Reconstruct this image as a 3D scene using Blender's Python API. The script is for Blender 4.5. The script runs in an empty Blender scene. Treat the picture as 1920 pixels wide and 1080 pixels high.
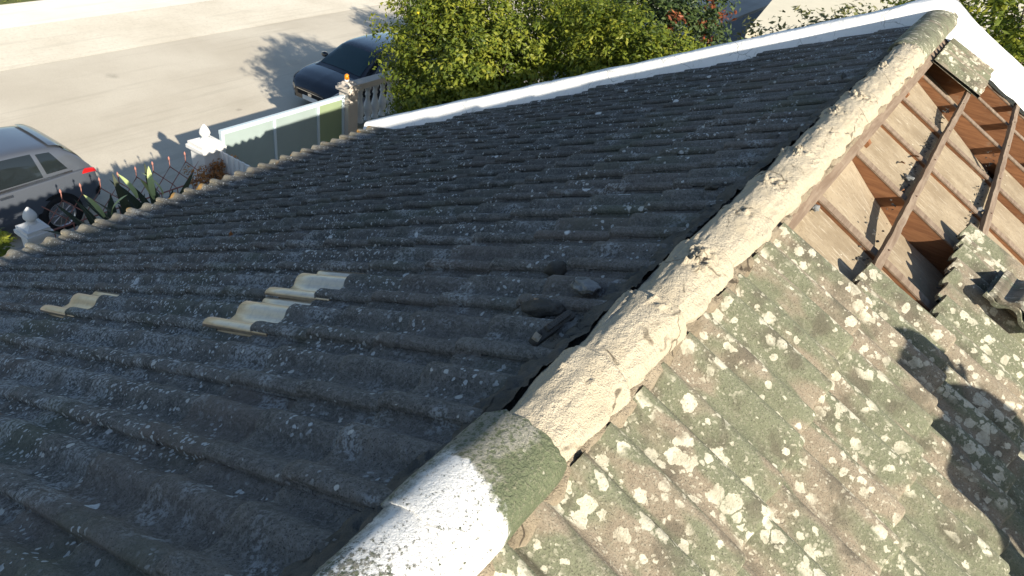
import bpy, bmesh, math, random
import numpy as np
from mathutils import Vector, Matrix, noise as mn
R = math.radians
random.seed(7)
rng = np.random.default_rng(7)
scene = bpy.context.scene
COL = scene.collection

# ------------------------------------------------------------------ camera
CAM = Vector((0.503, 0.0, 1.160))
CR = [[0.8137853907, 0.5660003544, 0.1318974476], [0.4144061653, -0.4060186808, -0.8145037514], [-0.4074565843, 0.7174903690, -0.5649661072]]
FPX = 1342.98
cd = bpy.data.cameras.new('camera'); cam = bpy.data.objects.new('camera', cd); COL.objects.link(cam)
rx, ry, rz = Vector(CR[0]), Vector(CR[1]), Vector(CR[2])
M = Matrix((rx, -ry, -rz)).transposed().to_4x4(); M.translation = CAM
cam.matrix_world = M
cd.sensor_width = 36; cd.lens = 36 * FPX / 1920; cd.clip_start = 0.02; cd.clip_end = 2000
cd.dof.use_dof = True; cd.dof.focus_distance = 1.8; cd.dof.aperture_fstop = 22.0
scene.camera = cam

# ------------------------------------------------------------------ sky, sun, exposure
SUNV = Vector((1.0, -0.402, 0.4845)).normalized()
ELEV = math.asin(SUNV.z); AZ = math.atan2(SUNV.x, SUNV.y)
w = bpy.data.worlds.new('World'); scene.world = w; w.use_nodes = True
nt = w.node_tree; nt.nodes.clear()
sky = nt.nodes.new('ShaderNodeTexSky'); sky.sky_type = 'NISHITA'; sky.sun_disc = False
sky.sun_elevation = ELEV; sky.sun_rotation = AZ; sky.air_density = 1.0; sky.dust_density = 0.6; sky.ozone_density = 1.5
bg = nt.nodes.new('ShaderNodeBackground'); bg.inputs[1].default_value = 0.082
ow = nt.nodes.new('ShaderNodeOutputWorld')
nt.links.new(sky.outputs[0], bg.inputs[0]); nt.links.new(bg.outputs[0], ow.inputs[0])
sd = bpy.data.lights.new('sun', 'SUN'); sd.energy = 5.0; sd.angle = R(0.53); sd.color = (1.0, 0.92, 0.79)
sun = bpy.data.objects.new('sun', sd); COL.objects.link(sun)
sun.rotation_euler = SUNV.to_track_quat('Z', 'Y').to_euler(); sun.location = (6, -4, 6)
scene.view_settings.view_transform = 'Standard'; scene.view_settings.look = 'None'
scene.view_settings.exposure = 1.06; scene.view_settings.gamma = 1.0; scene.view_settings.use_curve_mapping = False
scene.render.engine = 'CYCLES'

# ------------------------------------------------------------------ helpers
def tag(o, label=None, cat=None, group=None, kind=None):
    if label: o['label'] = label
    if cat: o['category'] = cat
    if group: o['group'] = group
    if kind: o['kind'] = kind
    return o

class MB:
    def __init__(s): s.v = []; s.f = []; s.sm = []
    def add(s, vs, fs, smooth=False):
        b = len(s.v); s.v += [tuple(p) for p in vs]
        for f in fs: s.f.append(tuple(i + b for i in f)); s.sm.append(smooth)
    def box(s, c, d, rot=None):
        x, y, z = d[0] / 2, d[1] / 2, d[2] / 2
        p = [Vector(q) for q in ((-x, -y, -z), (x, -y, -z), (x, y, -z), (-x, y, -z), (-x, -y, z), (x, -y, z), (x, y, z), (-x, y, z))]
        if rot is not None: p = [rot @ q for q in p]
        s.add([q + Vector(c) for q in p], [(0, 3, 2, 1), (4, 5, 6, 7), (0, 1, 5, 4), (1, 2, 6, 5), (2, 3, 7, 6), (3, 0, 4, 7)])
    def hexa(s, p):   # 8 points: bottom 4 ccw, top 4 ccw
        s.add(p, [(0, 3, 2, 1), (4, 5, 6, 7), (0, 1, 5, 4), (1, 2, 6, 5), (2, 3, 7, 6), (3, 0, 4, 7)])
    def tube(s, pts, rad, n=8, cap=True):
        pts = [Vector(p) for p in pts]
        if not hasattr(rad, '__len__'): rad = [rad] * len(pts)
        rings = []; up = Vector((0.13, 0.21, 0.97))
        for i, p in enumerate(pts):
            d = (pts[min(i + 1, len(pts) - 1)] - pts[max(i - 1, 0)]).normalized()
            a = d.cross(up)
            if a.length < 1e-3: a = d.cross(Vector((1, 0, 0)))
            a.normalize(); b = d.cross(a)
            rings.append([p + rad[i] * (math.cos(t) * a + math.sin(t) * b) for t in [2 * math.pi * k / n for k in range(n)]])
        vs = [q for r_ in rings for q in r_]
        fs = [(i * n + k, i * n + (k + 1) % n, (i + 1) * n + (k + 1) % n, (i + 1) * n + k) for i in range(len(pts) - 1) for k in range(n)]
        s.add(vs, fs, True)
        if cap:
            s.add(rings[0], [tuple(range(n))]); s.add(rings[-1], [tuple(range(n))[::-1]])
    def lathe(s, prof, c, n=16, sq=False):
        vs = []
        for r_, z in prof:
            for k in range(n):
                t = 2 * math.pi * (k + .5 * sq) / n
                vs.append((c[0] + r_ * math.cos(t), c[1] + r_ * math.sin(t), c[2] + z))
        m = len(prof)
        fs = [(i * n + k, i * n + (k + 1) % n, (i + 1) * n + (k + 1) % n, (i + 1) * n + k) for i in range(m - 1) for k in range(n)]
        s.add(vs, fs, not sq)
        s.add(vs[:n], [tuple(range(n))[::-1]]); s.add(vs[-n:], [tuple(range(n))])
    def grid(s, rows, smooth=True):
        m = len(rows[0]); vs = [q for r_ in rows for q in r_]
        s.add(vs, [(i * m + k, i * m + k + 1, (i + 1) * m + k + 1, (i + 1) * m + k) for i in range(len(rows) - 1) for k in range(m - 1)], smooth)
    def mesh(s, name):
        me = bpy.data.meshes.new(name); me.from_pydata(s.v, [], s.f)
        me.polygons.foreach_set('use_smooth', s.sm); me.update(); return me
    def build(s, name, mat, parent=None, loc=None, rot=None):
        me = s.mesh(name); me.materials.append(mat)
        return put(name, me, parent, loc, rot)

def put(name, me, parent=None, loc=None, rot=None):
    o = bpy.data.objects.new(name, me); COL.objects.link(o)
    if parent: o.parent = parent
    if loc is not None: o.location = loc
    if rot is not None: o.rotation_euler = rot
    return o
def empty(name, loc=(0, 0, 0), rz=0):
    o = bpy.data.objects.new(name, None); COL.objects.link(o); o.location = loc; o.rotation_euler = (0, 0, rz)
    o.empty_display_size = .2; return o
def np_mesh(name, V, F, mat, smooth=False):
    me = bpy.data.meshes.new(name); k = F.shape[1]
    me.vertices.add(len(V)); me.vertices.foreach_set('co', V.astype(np.float32).ravel())
    me.loops.add(F.size); me.loops.foreach_set('vertex_index', F.astype(np.int32).ravel())
    me.polygons.add(len(F)); me.polygons.foreach_set('loop_start', np.arange(0, F.size, k, dtype=np.int32))
    me.polygons.foreach_set('loop_total', np.full(len(F), k, dtype=np.int32))
    me.polygons.foreach_set('use_smooth', np.full(len(F), smooth)); me.update(calc_edges=True); me.materials.append(mat); return me
def fb(x, y, z, o=4): return mn.fractal(Vector((x, y, z)), 0.9, 2.1, o, noise_basis='PERLIN_ORIGINAL')

# ------------------------------------------------------------------ materials
class NT:
    def __init__(s, name):
        s.m = bpy.data.materials.new(name); s.m.use_nodes = True; s.t = s.m.node_tree
        s.b = s.t.nodes['Principled BSDF']; s.out = s.t.nodes['Material Output']
        s.b.inputs['Specular IOR Level'].default_value = 0.25
    def n(s, t, ins=None, **kw):
        o = s.t.nodes.new('ShaderNode' + t)
        for k, v in kw.items(): setattr(o, k, v)
        for k, v in (ins or {}).items(): s.set(o.inputs[k], v)
        return o
    def set(s, inp, v):
        if isinstance(v, bpy.types.NodeSocket): s.t.links.new(v, inp)
        elif isinstance(v, bpy.types.Node): s.t.links.new(v.outputs[0], inp)
        else:
            if inp.type == 'RGBA' and len(v) == 3: v = (*v, 1)
            inp.default_value = v
    def pos(s): return s.n('NewGeometry').outputs['Position']
    def obj(s): return s.n('TexCoord').outputs['Object']
    def rand(s): return s.n('ObjectInfo').outputs['Random']
    def noise(s, vec, scale, detail=4, rough=.6, dist=0):
        return s.n('TexNoise', {'Vector': vec, 'Scale': scale, 'Detail': detail, 'Roughness': rough, 'Distortion': dist}).outputs[0]
    def vor(s, vec, scale, rnd=1.0):
        return s.n('TexVoronoi', {'Vector': vec, 'Scale': scale, 'Randomness': rnd})
    def math(s, op, a, b=0.0, c=None, clamp=False):
        o = s.n('Math', operation=op, use_clamp=clamp); s.set(o.inputs[0], a); s.set(o.inputs[1], b)
        if c is not None: s.set(o.inputs[2], c)
        return o.outputs[0]
    def ramp(s, v, a, b, lo=0.0, hi=1.0):
        return s.n('MapRange', {'Value': v, 'From Min': a, 'From Max': b, 'To Min': lo, 'To Max': hi}, interpolation_type='SMOOTHSTEP').outputs[0]
    def mix(s, f, a, b, mode='MIX'):
        o = s.n('Mix', data_type='RGBA', blend_type=mode); s.set(o.inputs[0], f); s.set(o.inputs[6], a); s.set(o.inputs[7], b); return o.outputs[2]
    def scale(s, vec, xyz):
        return s.n('VectorMath', {0: vec, 1: xyz}, operation='MULTIPLY').outputs[0]
    def warp(s, vec, scale, amt):
        nn = s.n('TexNoise', {'Vector': vec, 'Scale': scale, 'Detail': 3.0}).outputs[1]
        d = s.n('VectorMath', {0: nn, 1: (.5, .5, .5)}, operation='SUBTRACT').outputs[0]
        d = s.n('VectorMath', {0: d, 1: (amt, amt, amt)}, operation='MULTIPLY').outputs[0]
        return s.n('VectorMath', {0: vec, 1: d}, operation='ADD').outputs[0]
    def spots(s, vec, scale, rmin, rmax, keep, edge=.04, off=(0, 0, 0)):
        v = s.n('VectorMath', {0: vec, 1: off}, operation='ADD').outputs[0]
        vo = s.vor(v, scale); sep = s.n('SeparateColor', {0: vo.outputs['Color']})
        r_ = s.n('MapRange', {'Value': sep.outputs[0], 'From Min': 0., 'From Max': 1., 'To Min': rmin, 'To Max': rmax}).outputs[0]
        d = s.math('SUBTRACT', r_, vo.outputs['Distance'])
        m = s.ramp(d, -edge, edge)
        k = s.math('LESS_THAN', sep.outputs[1], keep)
        return s.math('MULTIPLY', m, k)
    def bump(s, h, strength=.5, dist=.01, prev=None):
        o = s.n('Bump', {'Height': h, 'Strength': strength, 'Distance': dist})
        if prev is not None: s.set(o.inputs['Normal'], prev)
        return o.outputs[0]
    def fin(s, col, rough=.9, normal=None, **kw):
        s.set(s.b.inputs['Base Color'], col); s.set(s.b.inputs['Roughness'], rough)
        if normal is not None: s.set(s.b.inputs['Normal'], normal)
        for k, v in kw.items(): s.set(s.b.inputs[k.replace('_', ' ')], v)
        return s.m

def m_plain(name, col, rough=.8, nscale=8, var=.25, bump=.3, bscale=60, bdist=.004, **kw):
    t = NT(name); p = t.obj()
    n = t.noise(p, nscale, 5); c = t.mix(n, [x * (1 - var) for x in col], [min(1, x * (1 + var)) for x in col])
    nb = t.bump(t.noise(p, bscale, 4), bump, bdist) if bump else None
    return t.fin(c, rough, nb, **kw)

def m_tile_dark():
    t = NT('weathered_dark_tile'); p = t.pos(); rnd = t.rand()
    big = t.noise(p, 1.6, 2); mid = t.noise(p, 13, 3, .7); fine = t.noise(p, 85, 3, .7); grain = t.noise(p, 230, 2, .7)
    x = t.n('SeparateXYZ', {0: p}).outputs[0]
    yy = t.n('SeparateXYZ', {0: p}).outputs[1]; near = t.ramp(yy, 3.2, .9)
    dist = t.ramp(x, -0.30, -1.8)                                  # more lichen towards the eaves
    c = t.mix(t.ramp(mid, .32, .68), (.064, .071, .069), (.150, .152, .145))
    c = t.mix(t.math('MULTIPLY', t.math('SUBTRACT', 1.0, dist), .45), c, t.mix(mid, (.105, .098, .086), (.215, .196, .168)))
    c = t.mix(t.ramp(fine, .46, .60, 0, .7), c, (.215, .212, .198))
    c = t.mix(t.ramp(grain, .55, .66, 0, .85), c, (.024, .026, .025))
    c = t.mix(t.math('MULTIPLY', t.ramp(big, .50, .66), .5), c, (.090, .108, .074))
    c = t.mix(t.math('MULTIPLY', t.math('POWER', rnd, 2.0), .38), c, (.15, .118, .100))
    c = t.mix(t.math('MULTIPLY', t.math('MULTIPLY', t.math('SUBTRACT', 1.0, near), dist), .42), c, (.045, .050, .050))      # far part darkened: dirt plus the rolls' self-shadow painted into the colour
    wv = t.warp(p, 28, .03)
    n3 = t.noise(p, 3.4, 3, .65)
    patch = t.ramp(t.math('ADD', n3, t.math('MULTIPLY', dist, t.math('MULTIPLY_ADD', near, .11, .03))), .50, .62)
    fl = t.math('MULTIPLY', t.spots(wv, 58, .02, .46, .8, .06), patch)
    c = t.mix(t.math('MULTIPLY', fl, .9), c, (.46, .49, .49))
    pa2 = t.ramp(t.math('SUBTRACT', t.math('MULTIPLY', dist, t.math('MULTIPLY_ADD', near, .09, .01)), t.math('SUBTRACT', n3, .98)), .555, .65)
    c = t.mix(t.math('MULTIPLY', t.math('MULTIPLY', pa2, t.ramp(fine, .42, .58)), .55), c, (.40, .43, .44))
    sm = t.spots(wv, 24, -.12, .27, .40, .03, (3, 1, 2))
    c = t.mix(t.math('MULTIPLY', sm, .85), c, (.52, .53, .50))
    lg = t.spots(wv, 8.5, -.06, .22, .30, .025, (1, 5, 2))
    c = t.mix(t.math('MULTIPLY', lg, t.ramp(fine, .3, .6, .6, 1.0)), c, (.58, .61, .61))
    og = t.spots(wv, 4.2, -.02, .11, .26, .02, (4, 4, 1))
    c = t.mix(og, c, (.26, .105, .035))
    e = t.ramp(t.math('ADD', x, t.math('MULTIPLY', mid, .2)), -5.22, -5.36)
    c = t.mix(t.math('MULTIPLY', e, .7), c, (.34, .30, .22))         # pale crust along the eaves
    og2 = t.math('MULTIPLY', t.spots(wv, 5.5, .05, .40, .5, .05, (2, 2, 9)), e)
    c = t.mix(t.math('MULTIPLY', og2, .8), c, (.50, .26, .05))
    h = t.math('ADD', t.math('MULTIPLY', mid, 1.0), t.math('ADD', t.math('MULTIPLY', fine, .6), t.math('MULTIPLY', grain, -.25)))
    return t.fin(c, .95, t.bump(h, .9, .012))

def m_tile_green():
    t = NT('green_lichen_tile'); p = t.pos(); rnd = t.rand()
    big = t.noise(t.scale(p, (1.0, 2.6, 1.0)), 3.4, 2, .6); mid = t.noise(p, 20, 3, .7); fine = t.noise(p, 110, 3, .7); grain = t.noise(p, 260, 2, .7)
    g = t.mix(mid, (.100, .108, .068), (.178, .183, .118))
    b = t.mix(mid, (.162, .132, .094), (.262, .220, .162))
    f = t.ramp(t.math('ADD', big, t.math('MULTIPLY', t.math('SUBTRACT', rnd, .5), .14)), .485, .595)
    c = t.mix(f, g, b)
    c = t.mix(t.ramp(fine, .50, .68, 0, .55), c, (.27, .252, .190))
    c = t.mix(t.ramp(t.noise(p, 8, 3), .50, .66, 0, .7), c, (.088, .077, .056))
    c = t.mix(t.ramp(grain, .55, .66, 0, .8), c, (.060, .057, .042))
    cl = t.noise(t.scale(p, (.75, 1.9, .75)), 4.2, 3, .6)
    wv = t.warp(p, 55, .026)
    m1 = t.ramp(cl, .465, .54)
    l1 = t.math('MULTIPLY', t.spots(wv, 24, .12, .64, .80, .03), m1)
    l2 = t.spots(wv, 34, -.22, .40, .42, .035, (2, 7, 3))
    l3 = t.math('MULTIPLY', t.spots(wv, 90, -.02, .46, .6, .05, (5, 1, 3)), t.ramp(cl, .38, .50))
    li = t.math('MAXIMUM', t.math('MAXIMUM', l1, l2), t.math('MULTIPLY', l3, .6))
    li = t.math('MULTIPLY', li, t.ramp(fine, .32, .48, .45, 1))
    lc = t.mix(t.ramp(mid, .35, .65), (.39, .365, .28), (.53, .50, .395))
    lc = t.mix(t.spots(p, 95, -.1, .3, .45, .05, (1, 1, 1)), lc, (.27, .265, .20))
    c = t.mix(t.math('MULTIPLY', li, .86), c, lc)
    yl = t.n('SeparateXYZ', {0: t.obj()}).outputs[1]
    dl = t.math('ABSOLUTE', t.math('SUBTRACT', yl, t.math('ADD', .012, t.math('MULTIPLY', mid, .02))))
    c = t.mix(t.math('MULTIPLY', t.ramp(dl, .022, .006), .65), c, (.070, .060, .042))      # grime along the interlock, with crease shade painted in for more relief
    bk = t.spots(wv, 6.5, -.03, .085, .10, .015, (8, 2, 5))
    c = t.mix(bk, c, (.03, .025, .02))
    h = t.math('ADD', t.math('MULTIPLY', fine, .55), t.math('ADD', t.math('MULTIPLY', mid, .5), t.math('MULTIPLY', grain, .18)))
    return t.fin(c, .93, t.bump(h, .7, .007))

def m_mortar(name, lo, hi, dark, bstr=.7):
    t = NT(name); p = t.pos()
    mid = t.noise(p, 8, 3, .6); fine = t.noise(p, 75, 4, .75); grain = t.noise(p, 210, 2, .7)
    c = t.mix(t.ramp(mid, .3, .7), lo, hi)
    c = t.mix(t.ramp(fine, .60, .74, 0, .6), c, dark)
    c = t.mix(t.math('MULTIPLY', t.spots(t.warp(p, 80, .01), 28, -.08, .16, .25, .03), .6), c, dark)
    ck = t.n('TexVoronoi', {'Vector': t.warp(p, 7, .12), 'Scale': 3.3}, feature='DISTANCE_TO_EDGE').outputs[0]
    c = t.mix(t.math('MULTIPLY', t.ramp(ck, .016, .004), t.ramp(mid, .42, .54, .85, 0)), c, [x * .45 for x in dark])
    h = t.math('ADD', t.math('MULTIPLY', fine, t.ramp(mid, .38, .62, .35, 1.1)), t.math('MULTIPLY', grain, .4))
    c = t.mix(t.ramp(grain, .60, .70, 0, .5), c, dark)
    return t.fin(c, .95, t.bump(h, bstr, .015))

def m_cap():
    # green ridge tile, partly white-washed: paint where world y is small, ragged edge
    t = NT('ridge_cap_paint'); p = t.pos(); s = t.n('SeparateXYZ', {0: p})
    mid = t.noise(p, 20, 5, .7); fine = t.noise(p, 110, 5, .75); grain = t.noise(p, 380, 3)
    g = t.mix(mid, (.090, .108, .060), (.165, .188, .110))
    g = t.mix(t.ramp(fine, .5, .68, 0, .7), g, (.26, .245, .170))
    lich = t.math('MULTIPLY', t.ramp(t.math('ADD', t.noise(p, 9, 4), t.math('MULTIPLY', t.math('SUBTRACT', s.outputs[0], .075), -4.5)), .48, .60), t.ramp(t.noise(p, 75, 4, .7), .40, .54))
    g = t.mix(t.math('MULTIPLY', lich, .85), g, (.33, .315, .265))
    g = t.mix(t.spots(p, 55, -.08, .22, .35, .04), g, (.40, .39, .30))
    g = t.mix(t.ramp(grain, .56, .68, 0, .8), g, (.05, .055, .035))
    edge = t.math('ADD', s.outputs[1], t.math('MULTIPLY', t.math('SUBTRACT', t.noise(p, 30, 5, .7), .5), .09))
    edge = t.math('ADD', edge, t.math('MULTIPLY', s.outputs[0], .35))
    paint = t.ramp(edge, .825, .805)
    left = t.ramp(t.math('ADD', s.outputs[0], t.math('MULTIPLY', t.math('SUBTRACT', t.noise(p, 45, 5, .75), .5), .12)), -.075, -.025)
    holes = t.ramp(t.noise(p, 120, 5, .75), .66, .60)
    near = t.math('MULTIPLY', t.ramp(s.outputs[1], .62, .50), .14)
    holes2 = t.ramp(t.math('ADD', t.noise(p, 90, 5, .75), near), .68, .60)
    paint = t.math('MULTIPLY', t.math('MULTIPLY', paint, left), t.math('MULTIPLY', holes, holes2))
    wcol = t.mix(t.noise(p, 30, 4), (.78, .77, .72), (.86, .855, .82))
    c = t.mix(paint, g, wcol)
    nb = t.bump(t.math('ADD', fine, t.math('MULTIPLY', t.noise(p, 75, 4, .7), t.math('SUBTRACT', 1.3, paint))), .9, .010)
    return t.fin(c, t.ramp(paint, 0, 1, .9, .6), nb)

def m_white():
    t = NT('white_lime_paint'); p = t.pos()
    n = t.noise(p, 5, 5, .6)
    c = t.mix(n, (.76, .75, .71), (.86, .855, .83))
    ck = t.n('TexVoronoi', {'Vector': t.warp(p, 6, .15), 'Scale': 3.0}, feature='DISTANCE_TO_EDGE').outputs[0]
    c = t.mix(t.math('MULTIPLY', t.ramp(ck, .012, .004), t.ramp(t.noise(p, 3, 2), .48, .55)), c, (.45, .45, .42))
    c = t.mix(t.ramp(t.noise(t.scale(p, (4, 1, 1)), 10, 5, .7), .56, .72, 0, .6), c, (.48, .47, .43))
    nb = t.bump(t.noise(p, 22, 5, .65), .5, .012)
    return t.fin(c, .75, nb)

def m_wood(name, a, b, axis=(1, 14, 14), dirt=.3):
    t = NT(name); p = t.obj(); rnd = t.rand()
    gcoord = t.n('VectorMath', {0: t.scale(p, axis), 1: t.n('CombineXYZ', {0: t.math('MULTIPLY', rnd, 31)}).outputs[0]}, operation='ADD').outputs[0]
    g = t.noise(gcoord, 4, 6, .65, .4)
    c = t.mix(t.ramp(g, .3, .7), a, b)
    c = t.mix(t.math('MULTIPLY', rnd, .35), c, [x * .72 for x in a])
    c = t.mix(t.ramp(t.noise(p, 7, 5, .7), .55, .72, 0, dirt), c, (.30, .25, .18))
    nb = t.bump(g, .45, .004)
    return t.fin(c, .8, nb)

def m_panel():
    t = NT('dusty_fibreboard'); p = t.pos(); rnd = t.rand()
    n = t.noise(p, 4, 5, .65); fine = t.noise(p, 60, 5, .75); st = t.noise(t.scale(p, (2, 14, 2)), 5, 4, .6)
    c = t.mix(t.ramp(n, .3, .7), (.205, .158, .100), (.315, .258, .174))
    c = t.mix(t.math('MULTIPLY', rnd, .4), c, (.30, .24, .165))
    c = t.mix(t.ramp(fine, .48, .68, 0, .6), c, (.17, .13, .085))
    c = t.mix(t.ramp(st, .57, .68, 0, .6), c, (.44, .385, .295))
    c = t.mix(t.spots(t.warp(p, 60, .01), 22, -.1, .20, .25, .03), c, (.52, .47, .37))
    nb = t.bump(fine, .35, .003)
    return t.fin(c, .9, nb)

def m_leaf(name, cols, trans=.35):
    t = NT(name)
    at = t.n('Attribute', attribute_name='tint').outputs['Fac']
    cr = t.n('ValToRGB'); cr.color_ramp.interpolation = 'LINEAR'
    el = cr.color_ramp.elements; el[0].color = (*cols[0], 1); el[1].color = (*cols[-1], 1); el[1].position = 1
    for i, c_ in enumerate(cols[1:-1]):
        e = el.new((i + 1) / (len(cols) - 1)); e.color = (*c_, 1)
    t.set(cr.inputs[0], at)
    t.fin(cr.outputs[0], .5); t.b.inputs['Specular IOR Level'].default_value = .35
    tr = t.n('BsdfTranslucent', {'Color': cr.outputs[0]})
    mx = t.n('MixShader', {0: trans, 1: t.b.outputs[0], 2: tr.outputs[0]})
    t.t.links.new(mx.outputs[0], t.out.inputs[0]); return t.m

def m_road(name, a, b, spot, sc=1.0, stain=True):
    t = NT(name); p = t.pos()
    n = t.noise(p, .35, 5, .6); f_ = t.noise(p, 30 * sc, 5, .75)
    c = t.mix(t.ramp(n, .3, .7), a, b); c = t.mix(t.ramp(f_, .45, .7, 0, .4), c, spot)
    st = t.noise(t.scale(p, (3.2, .25, 1)), 1.2, 4, .6); c = t.mix(t.ramp(st, .52, .68, 0, .35), c, [x * .82 for x in a])
    if stain:
        s_ = t.spots(t.warp(p, 3, .2), .42, .0, .17, .5, .04, (.3, .2, 0)); c = t.mix(t.math('MULTIPLY', s_, .55), c, (.13, .115, .095))
        s2 = t.spots(t.warp(p, 6, .1), 1.2, -.1, .13, .3, .05, (3, 2, 0)); c = t.mix(t.math('MULTIPLY', s2, .35), c, (.14, .12, .10))
    return t.fin(c, .92, t.bump(f_, .3, .008))

MT = {}
MT['dark'] = m_tile_dark(); MT['green'] = m_tile_green(); MT['cap'] = m_cap(); MT['white'] = m_white()
MT['mortar'] = m_mortar('cream_ridge_mortar', (.40, .345, .250), (.53, .465, .350), (.22, .18, .12), 1.0)
MT['bed'] = m_mortar('grey_brown_bedding_mortar', (.19, .155, .105), (.34, .285, .205), (.09, .07, .05), 1.0)
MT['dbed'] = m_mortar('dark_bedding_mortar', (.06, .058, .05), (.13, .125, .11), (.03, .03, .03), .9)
MT['chunk'] = m_mortar('pale_grey_mortar', (.15, .155, .15), (.27, .28, .275), (.08, .08, .078))
MT['wood'] = m_wood('red_brown_timber', (.150, .064, .028), (.255, .118, .052), (1, 14, 14), .35)
MT['wood_top'] = m_wood('weathered_timber', (.155, .108, .074), (.26, .200, .145), (14, 1, 14), .5)
MT['panel'] = m_panel()
MT['nail'] = m_plain('rusty_nail', (.10, .055, .035), .6)
MT['deck'] = m_plain('dark_underlay', (.03, .028, .025), .95)
MT['attic'] = m_plain('dusty_attic_floor', (.20, .165, .12), .95)
MT['wall'] = m_plain('white_render', (.70, .69, .66), .9, 3, .08)
MT['glass'] = None

def m_glass_tile():
    t = NT('amber_glass_tile'); p = t.obj()
    st = t.noise(t.scale(p, (3, 30, 30)), 3, 4, .6); d = t.noise(p, 30, 4)
    c = t.mix(st, (.23, .160, .092), (.43, .33, .215)); c = t.mix(t.ramp(d, .45, .7, 0, .6), c, (.15, .125, .095))
    return t.fin(c, .28, t.bump(st, .2, .003), Specular_IOR_Level=.6, Transmission_Weight=.12)
MT['glass'] = m_glass_tile()

# ------------------------------------------------------------------ ground, road, pavements
GZ = -6.14
def sheet(name, x0, x1, y0, y1, z, mat, nx=1, ny=1):
    m = MB(); m.grid([[(x0 + (x1 - x0) * i / nx, y0 + (y1 - y0) * j / ny, z) for i in range(nx + 1)] for j in range(ny + 1)], False)
    return tag(m.build(name, mat), kind='structure')
MT['soil'] = m_road('dry_earth', (.20, .165, .115), (.30, .25, .175), (.12, .10, .07), 1, False)
MT['road'] = m_road('pale_worn_asphalt', (.46, .41, .325), (.55, .50, .405), (.38, .335, .26))
MT['pave'] = m_road('concrete_pavement', (.30, .285, .26), (.38, .365, .335), (.22, .21, .19), 1, False)
MT['sand'] = m_road('sandy_setts', (.58, .52, .41), (.70, .64, .52), (.44, .38, .29), .4, False)
MT['conc'] = m_road('bright_concrete', (.66, .62, .53), (.76, .73, .65), (.56, .52, .45), 1, False)
MT['grassg'] = m_plain('grass_soil', (.10, .115, .035), .95, 2, .4)
sheet('ground', -420, 420, -420, 420, GZ - .06, MT['soil'])
sheet('road', -19.2, -11.15, -60, 160, GZ, MT['road'])
m = MB(); m.box((-10.45, 50, GZ + .005), (1.4, 220, .25)); tag(m.build('pavement', MT['pave']), kind='structure')
sheet('verge', -22.25, -19.19, -60, 160, GZ + .004, MT['sand'])
sheet('pavement', -24.45, -22.24, -60, 160, GZ + .008, MT['conc'])
sheet('lawn', -60, -24.4, -60, 160, GZ + .02, MT['grassg'])
sheet('yard', -9.7, -4.7, -8, 9, GZ + .03, MT['pave'])
sheet('garden_bed', -9.7, 10, 8.9, 24, GZ + .02, MT['soil'])

# ------------------------------------------------------------------ house
PT = R(26); c_, s_ = math.cos(PT), math.sin(PT); TAN = math.tan(PT)
def SL(side, s, y, h):          # point on a roof slope: side -1 shaded, +1 sunlit; s metres down, h above the tile bed
    return Vector((side * (s * c_ + h * s_), y, -s * s_ + h * c_))
def slope_m(side, s, y, h):     # frame with x = down the slope, z = normal
    x = Vector((side * c_, 0, -s_)); z = Vector((side * s_, 0, c_)); yv = z.cross(x)
    mm = Matrix((x, yv, z)).transposed().to_4x4(); mm.translation = SL(side, s, y, h); return mm
house = tag(empty('house', (0, 3, GZ)), 'house with a weathered tiled roof, its sunlit slope partly stripped to the rafters', 'house')
def hp(o):                       # parent to house keeping world placement
    o.parent = house; o.matrix_parent_inverse = Matrix.Translation((0, -3, -GZ)); return o
YF = 7.45
# walls and attic
for x in (-4.85, 4.85): m = MB(); m.box((x, 2.0, (GZ - 2.55) / 2), (.22, 10.6, -2.55 - GZ)); hp(m.build('wall', MT['wall']))
m = MB()
m.add([(-5, -3.2, -2.62), (5, -3.2, -2.62), (0, -3.2, -.14), (-5, -3.2, GZ), (5, -3.2, GZ)], [(0, 1, 2), (3, 4, 1, 0)])
hp(m.build('gable_wall', MT['wall'])); m = MB()
m.add([(-5, 6.95, -2.62), (5, 8.2, -2.62), (0, 7.75, -.14), (-5, 6.95, GZ), (5, 8.2, GZ)], [(2, 1, 0), (0, 1, 4, 3)])
hp(m.build('gable_wall', MT['wall']))
m = MB(); m.box((0, 2.3, -2.3), (8.6, 10.5, .08)); hp(m.build('attic_floor', MT['attic']))

GL, S0L, WT, TL = .333, .383, .30, .425
GR, S0R = .353, .555
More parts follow.
